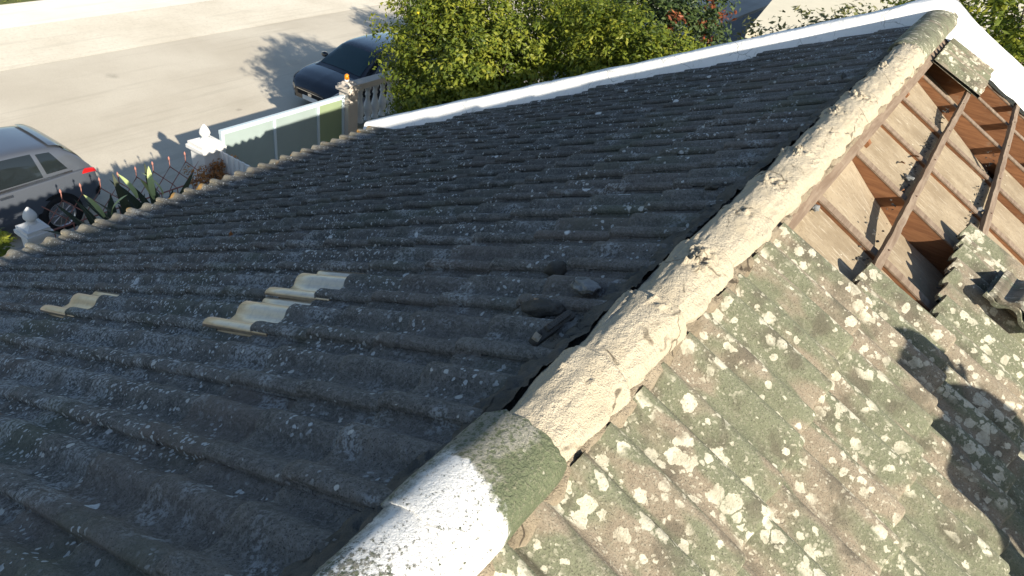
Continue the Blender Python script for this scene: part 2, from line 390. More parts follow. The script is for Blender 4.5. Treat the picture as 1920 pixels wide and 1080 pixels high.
# tile mesh -------------------------------------------------------
prof = [(0, .046), (.003, .055), (.013, .063), (.030, .067), (.046, .058), (.059, .046), (.070, .028), (.080, .012), (.093, .003), (.112, .0),
        (.130, .002), (.143, .009), (.153, .023), (.163, .039), (.176, .051), (.191, .055), (.206, .051), (.219, .039), (.229, .023), (.240, .009),
        (.252, .003), (.266, .001), (.274, .005), (.280, .012), (.292, .015), (.318, .015)]
def tile_parts(L, seed=0, tilt=.0235, zs=.70):
    """list of (verts, faces) of one interlocking two-roll tile: x down slope from -(L-gauge), y across with the lip at y = WT"""
    st = [0, .10, .2, .32, L - .012, L - .004, L]; drop = [0, 0, 0, 0, 0, .0035, .011]
    rows = []; rr = random.Random(seed)
    for k, x in enumerate(st):
        row = []
        for t_, z in prof:
            e = rr.uniform(-.0009, .0009) if k > 3 else 0
            row.append((x, WT - t_ + .004, z * zs + .003 + tilt * x / L - drop[k] * (.6 + 9 * z) + e))
        rows.append(row)
    top = MB(); top.grid([r_[::-1] for r_ in rows])
    bot = [[(x, y, z - .018) for x, y, z in r_] for r_ in (rows[0], rows[-1])]
    top.grid(bot)
    n = len(prof)
    fr = [rows[-1], bot[1]]; top.add(fr[0] + fr[1], [(k, k + 1, n + k + 1, n + k) for k in range(n - 1)][::1])
    bk = [rows[0], bot[0]]; top.add(bk[0] + bk[1], [(k + 1, k, n + k, n + k + 1) for k in range(n - 1)])
    lip = [r_[0] for r_ in rows]; lb = [(x, y - .001, z - .012) for x, y, z in lip]
    q = len(lip); top.add(lip + lb, [(k + 1, k, q + k, q + k + 1) for k in range(q - 1)])
    return top
TILE_L = [tile_parts(TL, k) for k in range(3)]
TILE_R = [tile_parts(TL, k, .030, .76) for k in range(3)]
def tile_mesh(k, mat, nm, T=None):
    me = (T or TILE_L)[k].mesh(nm); me.materials.append(mat); return me
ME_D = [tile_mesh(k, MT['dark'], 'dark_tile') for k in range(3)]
ME_G = [tile_mesh(k, MT['green'], 'green_tile', TILE_R) for k in range(3)]
ME_A = tile_mesh(0, MT['glass'], 'glass_tile')

def in_view(p, mx=120):
    d = Vector(p) - CAM; z = rz.dot(d)
    if z < .1: return None
    u = 960 + FPX * rx.dot(d) / z; v = 540 + FPX * ry.dot(d) / z
    return z if -mx < u < 1920 + mx and -mx < v < 1080 + mx else None

def yv(X): return 7.42 + .20 * min(X, 0) + .05 * max(X, 0)      # inside line of the far parapet

# shaded slope
m = MB(); m.grid([[SL(-1, s, y, -.03) for y in (-3.2, 7.6)] for s in (0, 6.0)], False)
roofL = hp(m.build('roof', MT['deck'])); roofL['label'] = 'shaded roof slope of dark lichen-covered tiles'
PH = .07
tiles = []
for k in range(18):
    for j in range(-8, 27):
        y0 = PH + .3 * j            # world y of the lip (near edge)
        sb = S0L + GL * k
        lim = yv(-sb * c_) + .02
        if y0 + .17 > lim or y0 < -1.6: continue
        q = SL(-1, sb - .17, y0 + .15, .05); z = in_view(q)
        tiles.append((z if z else 99 + q.y * -1, k, j, y0, sb))
j1 = round((1.27 - PH) / .3)
GLASS = {(4, j1), (4, j1 + 1), (9, j1)}
tiles.sort()
stuff = []
rj = random.Random(3)
def tile_jit(side, s, y, amp=1.0):
    mm = slope_m(side, s, y, rj.uniform(-.002, .004) * amp)
    return mm @ Matrix.Rotation(R(rj.uniform(-.5, .5)) * amp, 4, 'Z') @ Matrix.Rotation(R(rj.uniform(-.35, .35)) * amp, 4, 'X')
cnt = 0
for z, k, j, y0, sb in tiles:
    # mesh x from 0 (top) to TL (bottom); mesh y 0..WT with lip at WT; on this side local y = -world y
    mm = tile_jit(-1, sb - TL + rj.uniform(-.006, .006), y0 + WT)
    if k == 17: mm = Matrix.Translation(SL(-1, 0, 0, .012)) @ mm @ Matrix.Rotation(R(-10.5), 4, 'Y')      # eaves course tilted up on its fillet
    if (k, j) in GLASS:
        o = put('glass_tile', ME_A, roofL); o.matrix_basis = mm; o['label'] = 'pale amber glass roof tile'
    elif cnt < 232 and z < 50:
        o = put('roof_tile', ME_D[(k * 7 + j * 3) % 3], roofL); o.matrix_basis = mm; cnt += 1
    else: stuff.append((mm, (k * 7 + j * 3) % 3))
def join_tiles(lst, mat, name, parent):
    V = []; F = []; sm = []; b = 0
    for mm, i in lst:
        T = TILE_L[i]; a = np.array(T.v) @ np.array(mm.to_3x3()).T + np.array(mm.translation)
        V.append(a); F += [tuple(q + b for q in f) for f in T.f]; sm += T.sm; b += len(a)
    me = bpy.data.meshes.new(name); me.from_pydata(np.concatenate(V).tolist(), [], F); me.polygons.foreach_set('use_smooth', sm); me.materials.append(mat)
    o = put(name, me, parent); o['kind'] = 'stuff'; return o
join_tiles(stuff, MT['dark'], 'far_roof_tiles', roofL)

# sunlit slope: bearing deck only below the stripped part
m = MB(); m.grid([[SL(1, s, y, -.03) for y in (-3.2, 2.55)] for s in (.1, 5.6)], False)
m.grid([[SL(1, s, y, -.16) for y in (2.4, 8.3)] for s in (1.75, 5.6)], False)
roofR = hp(m.build('roof', MT['deck'])); roofR['label'] = 'sunlit roof slope of green tiles with cream lichen'
PHR = .185
rend = {0: 2.58, 1: 3.10, 2: 4.12, 3: 4.2, 4: 4.9, 5: 5.6}
stuffR = []
def tileR(k, ylip, **kw):
    sb = S0R + GR * k
    return tile_jit(1, sb - TL + rj.uniform(-.005, .005), ylip - WT)
cr_ = 0
for k in range(0, 9):
    for j in range(-5, 26):
        yl = PHR + .3 * j
        if yl > rend.get(k, 7.3) + .02: continue
        q = SL(1, S0R + GR * k - .17, yl - .15, .05); mm = tileR(k, yl)
        if in_view(q, 200) and cr_ < 90:
            o = put('roof_tile', ME_G[(k * 5 + j * 2) % 3], roofR); o.matrix_basis = mm; cr_ += 1
        else: stuffR.append((mm, (k + j) % 3))
for yl in (6.68, 6.98, 7.28):                                            # the patch still standing by the far parapet
    o = put('roof_tile', ME_G[int(yl * 10) % 3], roofR); o.matrix_basis = tile_jit(1, .62 - TL, yl - WT + .02)
join_tiles(stuffR, MT['green'], 'lower_roof_tiles', roofR)

# timber frame ---------------------------------------------------
def beam(name, s0, s1, y, wd, htop, dp, mat, side=1, skew=0.0):
    m = MB(); p = []
    for h in (htop - dp, htop):
        for s, yy in ((s0, y - wd / 2), (s1, y - wd / 2 + skew), (s1, y + wd / 2 + skew), (s0, y + wd / 2)):
            p.append(SL(side, s, yy, h))
    m.hexa([p[0], p[1], p[2], p[3], p[4], p[5], p[6], p[7]])
    return hp(m.build(name, mat))
RY = [1.8, 2.5, 3.18, 3.92, 4.58, 5.24, 6.02, 6.72, 7.32]
for y in RY:
    beam('rafter', .05, 5.4, y, .06, -.038, .14, MT['wood'])
    beam('rafter_strip', .05, 5.4, y, .064, -.030, .0075, MT['wood_top'])
for k in range(0, 6):                                                    # battens run along the house
    s = .545 + .425 * k
    y0 = 2.3 if k < 2 else 2.9
    m = MB(); rows = []; nb_ = 90
    for i in range(nb_ + 1):
        yy = y0 + (7.45 - y0) * i / nb_; sk = .006 * i / nb_ + .006 * fb(yy * .9, k, 3, 2); e = [.0030 * fb(yy * 7, k * 3, q, 3) for q in range(5)]
        chip = .007 * max(0, fb(yy * 9, k * 5, 11, 3) - .12)
        rows.append([SL(1, s + a_ * .017 + sk + e[q] * 1.2, yy, h_ + e[(q + 1) % 4] - (chip if q in (1, 2) else 0)) for q, (a_, h_) in enumerate(((-1, -.029), (-1, .008), (1, .008), (1, -.029), (-1, -.029)))])
    for r_ in rows: r_[4] = r_[0]
    m.grid([q[::-1] for q in rows], False); m.add(rows[0][:4], [(0, 1, 2, 3)]); m.add(rows[-1][:4], [(3, 2, 1, 0)])
    bo = hp(m.build('batten', MT['wood_top']))
    for yy in RY:
        if yy > y0 + .1 and k < 2:
            m = MB(); m.lathe([(.0045, 0), (.0045, .004), (.001, .005)], SL(1, s + .008, yy + .012, .0085), 8); hp(m.build('nail', MT['nail']))
m = MB(); m.hexa([SL(1, .10, 2.4, -.15), SL(1, .185, 2.4, -.15), SL(1, .215, 7.5, -.15), SL(1, .11, 7.5, -.15), SL(1, .10, 2.4, .0), SL(1, .185, 2.4, -.012), SL(1, .215, 7.5, -.012), SL(1, .11, 7.5, .0)])
hp(m.build('ridge_board', MT['wood_top']))
for yy in (4.12, 5.35, 5.95):
    m = MB(); m.hexa([SL(1, .19, yy, -.14), SL(1, .225, yy, -.14), SL(1, .225, yy + .05, -.14), SL(1, .19, yy + .05, -.14), SL(1, .19, yy, -.02), SL(1, .22, yy, -.03), SL(1, .22, yy + .05, -.03), SL(1, .19, yy + .05, -.02)])
    hp(m.build('ridge_cleat', MT['wood']))
# fibreboard sheets between the rafters: s0,s1,y0,y1 and the sag at the four corners (top-near, bottom-near, bottom-far, top-far)
PAN = [(.13, .95, 1.9, 3.145, (0, 0, 0, 0)), (.13, .60, 3.215, 3.885, (0, .01, .115, .0)), (.13, .99, 3.955, 4.565, (0, 0, 0, 0)), (.13, .985, 4.595, 5.20, (0, .01, .0, 0)),
       (.13, .99, 5.275, 5.955, (0, 0, .13, .01)), (.15, .95, 6.08, 6.68, (.05, .06, .13, .08)), (1.0, 1.8, 3.955, 4.565, (0, .02, .02, 0)), (1.0, 1.8, 4.6, 5.2, (.01, .03, .03, .02)),
       (1.02, 1.7, 5.28, 5.98, (.02, .02, .06, .05)), (1.05, 1.8, 6.05, 6.68, (.05, .05, .09, .12)), (.60, 1.05, 3.22, 3.86, (.01, .02, .10, .10)), (.75, 1.05, 6.1, 6.66, (.16, .2, .2, .16)), (.2, 1.8, 6.76, 7.3, (.17, .2, .2, .2))]
for s0, s1, y0, y1, sg in PAN:
    m = MB(); n = 8; rows = []
    for a in range(n + 1):
        row = []
        for b in range(n + 1):
            u, v = a / n, b / n
            d = sg[0] * (1 - u) * (1 - v) + sg[1] * u * (1 - v) + sg[2] * u * v + sg[3] * (1 - u) * v
            row.append(SL(1, s0 + (s1 - s0) * u, y0 + (y1 - y0) * v, -.052 - d + .004 * fb(u * 2 + s0, v * 2 + y0, 0, 2)))
        rows.append(row)
    m.grid(rows); nv = Vector((s_, 0, c_)) * .012
    lo = [[p - nv for p in r_] for r_ in rows]; m.grid([r_[::-1] for r_ in lo])
    for e1, e2 in ((rows[0], lo[0]), (rows[-1][::-1], lo[-1][::-1]), ([r_[0] for r_ in rows][::-1], [r_[0] for r_ in lo][::-1]), ([r_[-1] for r_ in rows], [r_[-1] for r_ in lo])):
        m.grid([e1, e2], False)
    hp(m.build('ceiling_panel', MT['panel']))
# truss struts deeper down
for y in (6.02, 6.72):
    beam('strut', .5, 1.9, y + .10, .045, -.20, .10, MT['wood'], 1, .22)
m = MB(); m.hexa([SL(1, .50, 2.4, -.27), SL(1, .57, 2.4, -.27), SL(1, .59, 7.4, -.27), SL(1, .52, 7.4, -.27), SL(1, .50, 2.4, -.209), SL(1, .57, 2.4, -.209), SL(1, .59, 7.4, -.209), SL(1, .52, 7.4, -.209)]); hp(m.build('purlin', MT['wood']))
m = MB(); m.hexa([SL(1, .95, 2.4, -.27), SL(1, 1.03, 2.4, -.27), SL(1, 1.05, 7.4, -.27), SL(1, .97, 7.4, -.27), SL(1, .95, 2.4, -.209), SL(1, 1.03, 2.4, -.209), SL(1, 1.05, 7.4, -.209), SL(1, .97, 7.4, -.209)]); hp(m.build('purlin', MT['wood']))

# ridge ----------------------------------------------------------
XC = .032
def ridge_cap(y0, y1, r0, r1, zc, mat, a0=-22, a1=202, th=.014):
    m = MB(); n = 26; ys = [y0, y0 + .006] + [y0 + (y1 - y0) * k / 8 for k in range(1, 8)] + [y1 - .006, y1]
    rows = []
    for i, y in enumerate(ys):
        f = (y - y0) / (y1 - y0); r_ = r0 + (r1 - r0) * f - (.004 if i in (0, len(ys) - 1) else 0); row = []
        for k in range(n + 1):
            t = R(a0 + (a1 - a0) * k / n); e = .005 * fb(y * 6, t * 2, 1, 3)
            ye = y + (.012 * fb(t * 3, y * 5, 4, 4) if i in (0, 1, len(ys) - 2, len(ys) - 1) else 0)
            row.append((XC + (r_ + e) * 1.12 * math.cos(t), ye, zc + (r_ + e) * .74 * math.sin(t)))
        rows.append(row)
    m.grid([q[::-1] for q in rows])
    inn = [[(XC + (p[0] - XC) * (1 - th / r0), p[1], zc + (p[2] - zc) * (1 - th / r0)) for p in r_] for r_ in (rows[0], rows[-1])]
    m.grid(inn); m.grid([rows[0], inn[0]]); m.grid([inn[1], rows[-1]])
    m.grid([[r_[0] for r_ in rows], [(r_[0][0] * .9, r_[0][1], r_[0][2]) for r_ in rows]], False)
    return hp(m.build('ridge_cap', mat))
ZC = .018
cA = ridge_cap(-.2, .69, .093, .093, ZC, MT['cap']); cA['label'] = 'white-washed ridge cap'
cB = ridge_cap(.655, .985, .101, .099, ZC, MT['cap']); cB['label'] = 'green ridge cap half covered with white paint'
cG = ridge_cap(5.75, 7.60, .112, .124, ZC + .014, MT['green']); cG['label'] = 'clean green ridge cap'
# mortar-coated stretch
rows = []; NY, NA = 860, 70; Y0, Y1 = .95, 6.12
edges = [1.28, 1.62, 2.0, 2.36, 2.74, 3.1, 3.48, 3.85, 4.2, 4.6, 4.98, 5.35, 5.75, 6.2]
for i in range(NY + 1):
    y = Y0 + (Y1 - Y0) * i / NY; row = []
    e1 = min(e for e in edges if e >= y - 1e-6); prev = [0.95] + edges; e0 = max(e for e in prev if e < e1)
    f = (y - e0) / (e1 - e0)
    saw = .022 * f
    eg = max(-1, min(1, 2.2 * fb(y * 3.1, 2.2, 8, 4)))
    crumb = math.exp(-((f - .78 - .12 * math.sin(e1 * 9)) / (.12 + .07 * math.sin(e1 * 23))) ** 2) * (.55 + .6 * abs(math.sin(e1 * 37)))
    if f > .985: saw *= (1 - f) / .015
    for k in range(NA + 1):
        t = math.pi * (1.13 - (1.16 + .07 * eg) * k / NA)      # left base to right base
        X, Z = math.cos(t), math.sin(t)
        top = max(0, Z) ** 1.5 * (1 if X < .5 else .6)
        r_ = .082 + .008 * min(1, max(0, (y - 3.0) / 2.4)) + saw + .007 * fb(y * 2.2, X * 1.2, Z * 1.2, 2) + .0035 * fb(y * 9, X * 4, Z * 4, 2)
        nz = fb(y * 34, X * 5 + 3, Z * 5, 5)
        am = crumb * top * min(1, max(0, 3.5 * (fb(y * 5.0, X * 3, 7.7, 3) + .16)))
        r_ += am * (.006 + .036 * max(-.3, nz) + .016 * fb(y * 90, X * 16, Z * 16, 3)) + .0012 * fb(y * 60, X * 14, Z * 14, 2)
        if X > .80: r_ += .014 * max(0, fb(y * 6, 9.1, X, 4)) * (X - .8) / .2
        if X < -.6: r_ += .012 * fb(y * 4, 4.4, X, 3)
        row.append((XC + r_ * X * (1.12 if X > 0 else .88), y, ZC - .002 + r_ * Z * .84))
    rows.append(row)
m = MB(); m.grid(rows)
mort = hp(m.build('ridge_mortar', MT['mortar'])); mort['label'] = 'cream mortar trowelled over the ridge caps'
# bedding mortar strips on both sides
def bedding(side, y0, y1, s0, s1, h0, h1, mat, rough, name, gap=None):
    rows = []; n = int((y1 - y0) / .012)
    for i in range(n + 1):
        y = y0 + (y1 - y0) * i / n; row = []
        sw = s1 + .022 * fb(y * 4, side * 3, 1, 3) + .012 * fb(y * 17, side, 5, 3)
        for k in range(9):
            u = k / 8; s = s0 + (sw - s0) * u
            h = h0 * (1 - u) + h1 * u + rough * fb(y * 14, u * 2.5, side * 2, 4) * (1 if k < 8 else .3) + .35 * rough * fb(y * 50, u * 8, side, 3)
            if k == 8: h = h1 - .03
            row.append(SL(side, s, y, h))
        rows.append(row)
    m = MB(); m.grid(rows if side < 0 else [q[::-1] for q in rows]); return hp(m.build(name, mat))
bedding(1, -.2, 2.62, .05, .155, .040, .040, MT['bed'], .015, 'bedding_mortar')
bedding(1, 2.58, 6.3, .05, .150, .040, .014, MT['bed'], .034, 'bedding_mortar')
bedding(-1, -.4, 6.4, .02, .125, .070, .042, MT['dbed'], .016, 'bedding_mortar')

# far parapet ------------------------------------------------------
rows = []
xs = [-5.62 + 9.4 * i / 140 for i in range(141)]
for X in xs:
    rz_ = -math.sqrt(X * X + .004) * TAN + .01; yi = yv(X)
    f = min(1, max(0, (X + .25) / .5)); wd = .20 * (1 - f) + .80 * f; hh = .205 * (1 - f) + .085 * f + (.05 * math.exp(-(X / .25) ** 2))
    j1_ = .012 * fb(X * 3, 1, 1, 3); j2 = .012 * fb(X * 3, 5, 2, 3); j3 = .008 * fb(X * 7, 9, 2, 3)
    rag = .05 * f * fb(X * 9, 3, 3, 3)
    rows.append([(X, yi - .05 + j1_ + rag - .12 * f, rz_ + .0), (X, yi - .02 + j1_ + rag - .08 * f, rz_ + .055), (X, yi + .02 + j2, rz_ + hh * .6 + j3), (X, yi + .05 + j2, rz_ + hh - .012 + j3), (X, yi + .075 + j2, rz_ + hh + j3),
                 (X, yi + .075 + wd * .5, rz_ + hh + j2), (X, yi + .06 + wd + j1_, rz_ + hh + j1_), (X, yi + .075 + wd + j1_, rz_ + hh - .02), (X, yi + .075 + wd, rz_ - .35)])
m = MB(); m.grid(rows)
m.add(rows[0], [tuple(range(9))])
par = hp(m.build('parapet', MT['white'])); par['label'] = 'white-painted parapet along the far gable'
#@@PART2

# ------------------------------------------------------------------ loose pieces lying on the roof
def lump(name, c, dims, mat, seed, rot=(0, 0, 0), sub=3, amp=.35):
    bm = bmesh.new(); bmesh.ops.create_icosphere(bm, subdivisions=sub, radius=1)
    for v in bm.verts:
        k = 1 + amp * mn.fractal(v.co * 1.3 + Vector((seed * 7.3, seed, 0)), .8, 2, 4, noise_basis='PERLIN_ORIGINAL')
        v.co = Vector((v.co.x * dims[0] * k, v.co.y * dims[1] * k, v.co.z * dims[2] * k))
    me = bpy.data.meshes.new(name); bm.to_mesh(me); bm.free()
    for p in me.polygons: p.use_smooth = True
    me.materials.append(mat); return put(name, me, None, c, rot)
mp = slope_m(-1, .13, 1.75, .075).to_euler()
tag(lump('mortar_chunk', SL(-1, .21, 1.70, .055), (.105, .040, .020), MT['chunk'], 1, (0, R(-26), R(-58)), 4), 'large flat grey mortar chunk lying beside the cream ridge', 'mortar chunk', 'fallen mortar on the shaded slope')
tag(lump('mortar_chunk', SL(-1, .42, 1.86, .040), (.042, .034, .028), MT['dbed'], 4, (0, R(-26), 0)), 'dark rounded mortar lump farther down the shaded slope', 'mortar chunk', 'fallen mortar on the shaded slope')
tag(lump('mortar_chunk', SL(-1, .27, 1.545, .050), (.065, .030, .026), MT['dbed'], 6, (0, R(-26), R(10))), 'small dark mortar lump between the flat chunk and the broken batten', 'mortar chunk', 'fallen mortar on the shaded slope')
m = MB(); m.box((0, 0, 0), (.17, .026, .020)); m.box((.02, .003, .015), (.10, .016, .012)); bt = m.build('batten_stub', MT['dbed'], None, SL(-1, .150, 1.42, .052), (R(14), R(-4), R(84)))
tag(bt, 'short broken dark batten stub lying against the ridge mortar', 'batten')
m = MB(); m.box((0, 0, 0), (.024, .020, .008)); ch = m.build('broken_end', MT['mortar'], bt, (-.072, .002, .013), (0.2, .1, .3))
# crumbs along the ridge foot on the shaded slope
for i, (s, y, lb) in enumerate([(.165, 2.66, 'mortar crumb nearest the camera along the shaded foot of the ridge'), (.16, 3.42, 'mortar crumb halfway along the shaded foot of the ridge'), (.165, 4.9, 'farthest mortar crumb along the shaded foot of the ridge')]):
    tag(lump('mortar_crumb', SL(-1, s, y, .062), (.034, .018, .012), MT['dbed'], 11 + i, (0, R(-26), i), 3, .5), lb, 'mortar crumb', 'crumbs along the ridge foot')
# pale twigs and splinters on the boards
rs = random.Random(11)
for s, y, l, lb in ((.47, 4.55, .17, 'long splinter leaning on the upper batten near the middle of the boards'), (.50, 3.99, .12, 'short splinter by the rafter whose red-brown side shows'), (.42, 4.30, .10, 'thin splinter lying loose on the tan boards above the upper batten')):
    m = MB(); m.tube([(-l / 2, 0, 0), (0, .006, .006), (l / 2, 0, .002)], [.003, .005, .0015], 5)
    tag(m.build('wood_splinter', MT['wood'], None, SL(1, s, y, -.036), (R(rs.uniform(-20, 20)), R(20), R(rs.uniform(0, 180)))), lb, 'splinter', 'splinters on the exposed boards')
for i, (s, y, lb) in enumerate([(.49, 4.18, 'pale plaster crumb on the boards just above the upper batten'), (.93, 4.62, 'pale plaster crumb on the boards just above the lower batten'), (.20, 3.06, 'pale plaster crumb under the ridge mortar at the near end of the boards')]):
    tag(lump('plaster_crumb', SL(1, s, y, -.030), (.026, .018, .013), MT['chunk'], 31 + i, (0, 0, i), 3, .6), lb, 'plaster crumb', 'pale crumbs on the exposed boards')
m = MB(); rd = random.Random(21)
for i in range(260):
    sq, yq = (.545, .97)[i % 2] - .03 - abs(rd.gauss(0, .035)), rd.uniform(3.0, 5.9); q = rd.uniform(.003, .010); c0 = SL(1, sq, yq, -.046)
    rot = Matrix.Rotation(rd.uniform(0, 6), 3, 'Z') @ Matrix.Rotation(rd.uniform(-.6, .6), 3, 'X'); m.box(c0, (q * rd.uniform(1, 2.6), q, q * .5), rot)
hp(m.build('debris', MT['dbed']))['kind'] = 'stuff'
# tile taken off and laid across the slope
def loose_tile(loc, rot, label):
    o = put('loose_tile', ME_G[1], None); o.matrix_world = Matrix.Translation(loc) @ rot; return tag(o, label, 'roof tile', 'lifted tiles')
base = slope_m(1, 0, 0, 0).to_3x3().to_4x4()
rt = base @ Matrix.Rotation(R(-100), 4, 'Z') @ Matrix.Rotation(R(14), 4, 'X')
loose_tile(SL(1, 1.075, 3.80, .085), rt, 'lifted green tile on top, lying crosswise beside the stripped area')
rt2 = base @ Matrix.Rotation(R(-99), 4, 'Z') @ Matrix.Rotation(R(11), 4, 'X')
loose_tile(SL(1, 1.06, 3.80, .062), rt2, 'lifted green tile underneath, its edge showing below the crosswise tile')

# ------------------------------------------------------------------ person standing on the sunlit slope, outside the picture, throwing the shadow
def skin_body(name, J, E, mat, parent=None, sub=2):
    me = bpy.data.meshes.new(name); me.from_pydata([j[0] for j in J], E, []); o = put(name, me, parent)
    me.materials.append(mat)
    o.modifiers.new('skin', 'SKIN'); sk = me.skin_vertices[0].data
    for i, j in enumerate(J): sk[i].radius = (j[1], j[2] if len(j) > 2 else j[1]); sk[i].use_root = (i == 0)
    sb_ = o.modifiers.new('sub', 'SUBSURF'); sb_.levels = sub; sb_.render_levels = sub; return o
MT['cloth'] = m_plain('dark_work_clothes', (.05, .06, .09), .9, 20, .3)
MT['skin'] = m_plain('skin', (.42, .26, .19), .6, 20, .1, .1)
FX, FY = 2.466, 1.907; FZ = -FX * TAN + .07
px = empty('person', (FX, FY, FZ), R(68)); px.scale = (1.0, .98, .98)
tag(px, 'person in dark work clothes and cap standing on the sunlit slope, casting the shadow', 'person')
J = [((0, 0, .98), .20, .15), ((0, 0, 1.15), .21, .14), ((0, 0, 1.34), .25, .15), ((0, 0, 1.46), .16, .11), ((0, .01, 1.49), .08), ((0, .02, 1.54), .09), ((0, .03, 1.61), .115), ((0, .02, 1.69), .09),
     ((.09, 0, .92), .10), ((.11, .02, .52), .065), ((.12, 0, .10), .045), ((.12, .12, .03), .035), ((-.09, 0, .92), .10), ((-.11, .02, .52), .065), ((-.12, 0, .10), .045), ((-.12, .12, .03), .035),
     ((.22, 0, 1.43), .085), ((.32, .02, 1.26), .09), ((.24, .20, 1.38), .06), ((-.22, 0, 1.43), .085), ((-.29, -.02, 1.17), .085), ((-.28, .06, .93), .06)]
Ed = [(0, 1), (1, 2), (2, 3), (3, 4), (4, 5), (5, 6), (6, 7), (0, 8), (8, 9), (9, 10), (10, 11), (0, 12), (12, 13), (13, 14), (14, 15), (3, 16), (16, 17), (17, 18), (3, 19), (19, 20), (20, 21)]
skin_body('body', J, Ed, MT['cloth'], px)
for sx, c0, dr in ((1, (.24, .20, 1.38), (-.25, .35, .8)), (-1, (-.28, .06, .93), (-.05, .15, -1))):
    d = Vector(dr).normalized(); c0 = Vector(c0); sd_ = d.cross(Vector((0, 0, 1))); sd_ = sd_.normalized() if sd_.length > .2 else Vector((0, 1, 0)); nn = d.cross(sd_)
    J = [(c0, .030, .022), (c0 + d * .05, .040, .020), (c0 + d * .09, .040, .018)]; Ed = [(0, 1), (1, 2)]
    for q, (off, ln) in enumerate(((-.032, .075), (-.011, .085), (.011, .08), (.032, .062))):
        b = len(J); J += [(c0 + d * .10 + sd_ * off, .0095), (c0 + d * (.10 + ln * .5) + sd_ * off + nn * .008, .009), (c0 + d * (.10 + ln * .95) + sd_ * off + nn * .028, .008)]
        Ed += [(2, b), (b, b + 1), (b + 1, b + 2)]
    b = len(J); J += [(c0 + d * .04 + sd_ * .045, .012), (c0 + d * .085 + sd_ * .065 + nn * .012, .0095)]; Ed += [(1, b), (b, b + 1)]
    skin_body('hand', J, Ed, MT['skin'], px, 1)
m = MB(); m.lathe([(.112, -.02), (.114, .01), (.105, .06), (.07, .095), (.01, .105)], (0, .03, 1.645), 18); m.lathe([(.10, 0), (.165, -.01), (.165, .002), (.10, .014)], (0, .05, 1.63), 18)
m.build('cap', MT['cloth'], px)
m = MB(); m.lathe([(.02, -.03), (.075, 0), (.086, .05), (.08, .10)], (0, .045, 1.53), 16); m.box((0, .145, 1.595), (.022, .03, .045)); m.build('face', MT['skin'], px)

# ------------------------------------------------------------------ vegetation
def leaves(name, centres, n_each, spread, size, mat, parent, updir=.5, seed=1, tint=None, aspect=.45, out_from=None):
    r_ = np.random.default_rng(seed); C = np.repeat(np.array(centres), n_each, axis=0); N = len(C)
    off = r_.normal(size=(N, 3)); off /= np.linalg.norm(off, axis=1)[:, None]; rad = r_.random(N) ** .5
    P = C + off * (rad * spread)[:, None] * np.array([1, 1, .8])
    nrm = off * .7 + np.array([0, 0, updir]) + r_.normal(size=(N, 3)) * .45
    if out_from is not None:
        o = P - np.array(out_from); nrm += .6 * o / np.linalg.norm(o, axis=1)[:, None]
    nrm /= np.linalg.norm(nrm, axis=1)[:, None]
    a = np.cross(nrm, r_.normal(size=(N, 3))); a /= np.linalg.norm(a, axis=1)[:, None]; b = np.cross(nrm, a)
    L = size * (.55 + .75 * r_.random(N)); W = L * aspect
    fold = .18 * W
    v0 = P - a * (L / 2)[:, None]; v2 = P + a * (L / 2)[:, None]
    v1 = P + b * (W / 2)[:, None] - nrm * fold[:, None]; v3 = P - b * (W / 2)[:, None] - nrm * fold[:, None]
    V = np.stack([v0, v1, v2, v3], 1).reshape(-1, 3); i = np.arange(N)[:, None] * 4
    F = np.concatenate([i + np.array([[0, 1, 2]]), i + np.array([[0, 2, 3]])], 1).reshape(-1, 3)
    me = np_mesh(name, V, F, mat)
    base = np.repeat(r_.random(len(centres)), n_each) * .55 + .45 * r_.random(N) if tint is None else np.repeat(tint, n_each) * .75 + .25 * r_.random(N)
    at = me.attributes.new('tint', 'FLOAT', 'POINT'); at.data.foreach_set('value', np.repeat(base, 4).astype(np.float32))
    return put(name, me, parent)
def crown_pts(blobs, n, seed, shell=.55):
    r_ = np.random.default_rng(seed); out = []
    vol = np.array([b[3] * b[4] * b[5] for b in blobs]) ** (2 / 3); cn = np.maximum(1, (n * vol / vol.sum()).astype(int))
    for b, k in zip(blobs, cn):
        d = r_.normal(size=(k, 3)); d /= np.linalg.norm(d, axis=1)[:, None]
        rr = shell + (1 - shell) * r_.random(k) ** .6 + .10 * r_.normal(size=k)
        out.append(np.array(b[:3]) + d * rr[:, None] * np.array(b[3:6]))
    return np.concatenate(out)
MT['bark'] = m_plain('bark', (.10, .075, .05), .9, 14, .4, .8, 40, .01)
MT['lemon_leaf'] = m_leaf('lemon_leaf', [(.045, .075, .010), (.11, .15, .016), (.215, .245, .026), (.36, .35, .045)], .45)
MT['dark_leaf'] = m_leaf('dark_leaf', [(.022, .040, .012), (.045, .075, .02), (.09, .12, .03)], .25)
MT['red_leaf'] = m_leaf('red_leaf', [(.13, .040, .018), (.26, .075, .03), (.34, .13, .05)], .3)
MT['olive_leaf'] = m_leaf('olive_leaf', [(.07, .085, .03), (.15, .16, .06), (.22, .21, .09)], .25)
MT['dry_leaf'] = m_leaf('dry_leaf', [(.20, .075, .02), (.36, .16, .05), (.52, .28, .10)], .3)
MT['white_leaf'] = m_leaf('white_petal', [(.7, .7, .66), (.8, .8, .76)], .3)
MT['grass_leaf'] = m_leaf('grass_leaf', [(.07, .09, .02), (.14, .16, .035), (.2, .2, .06)], .3)
MT['lemon'] = m_plain('lemon_skin', (.62, .47, .03), .45, 10, .15, .2, 120, .002)
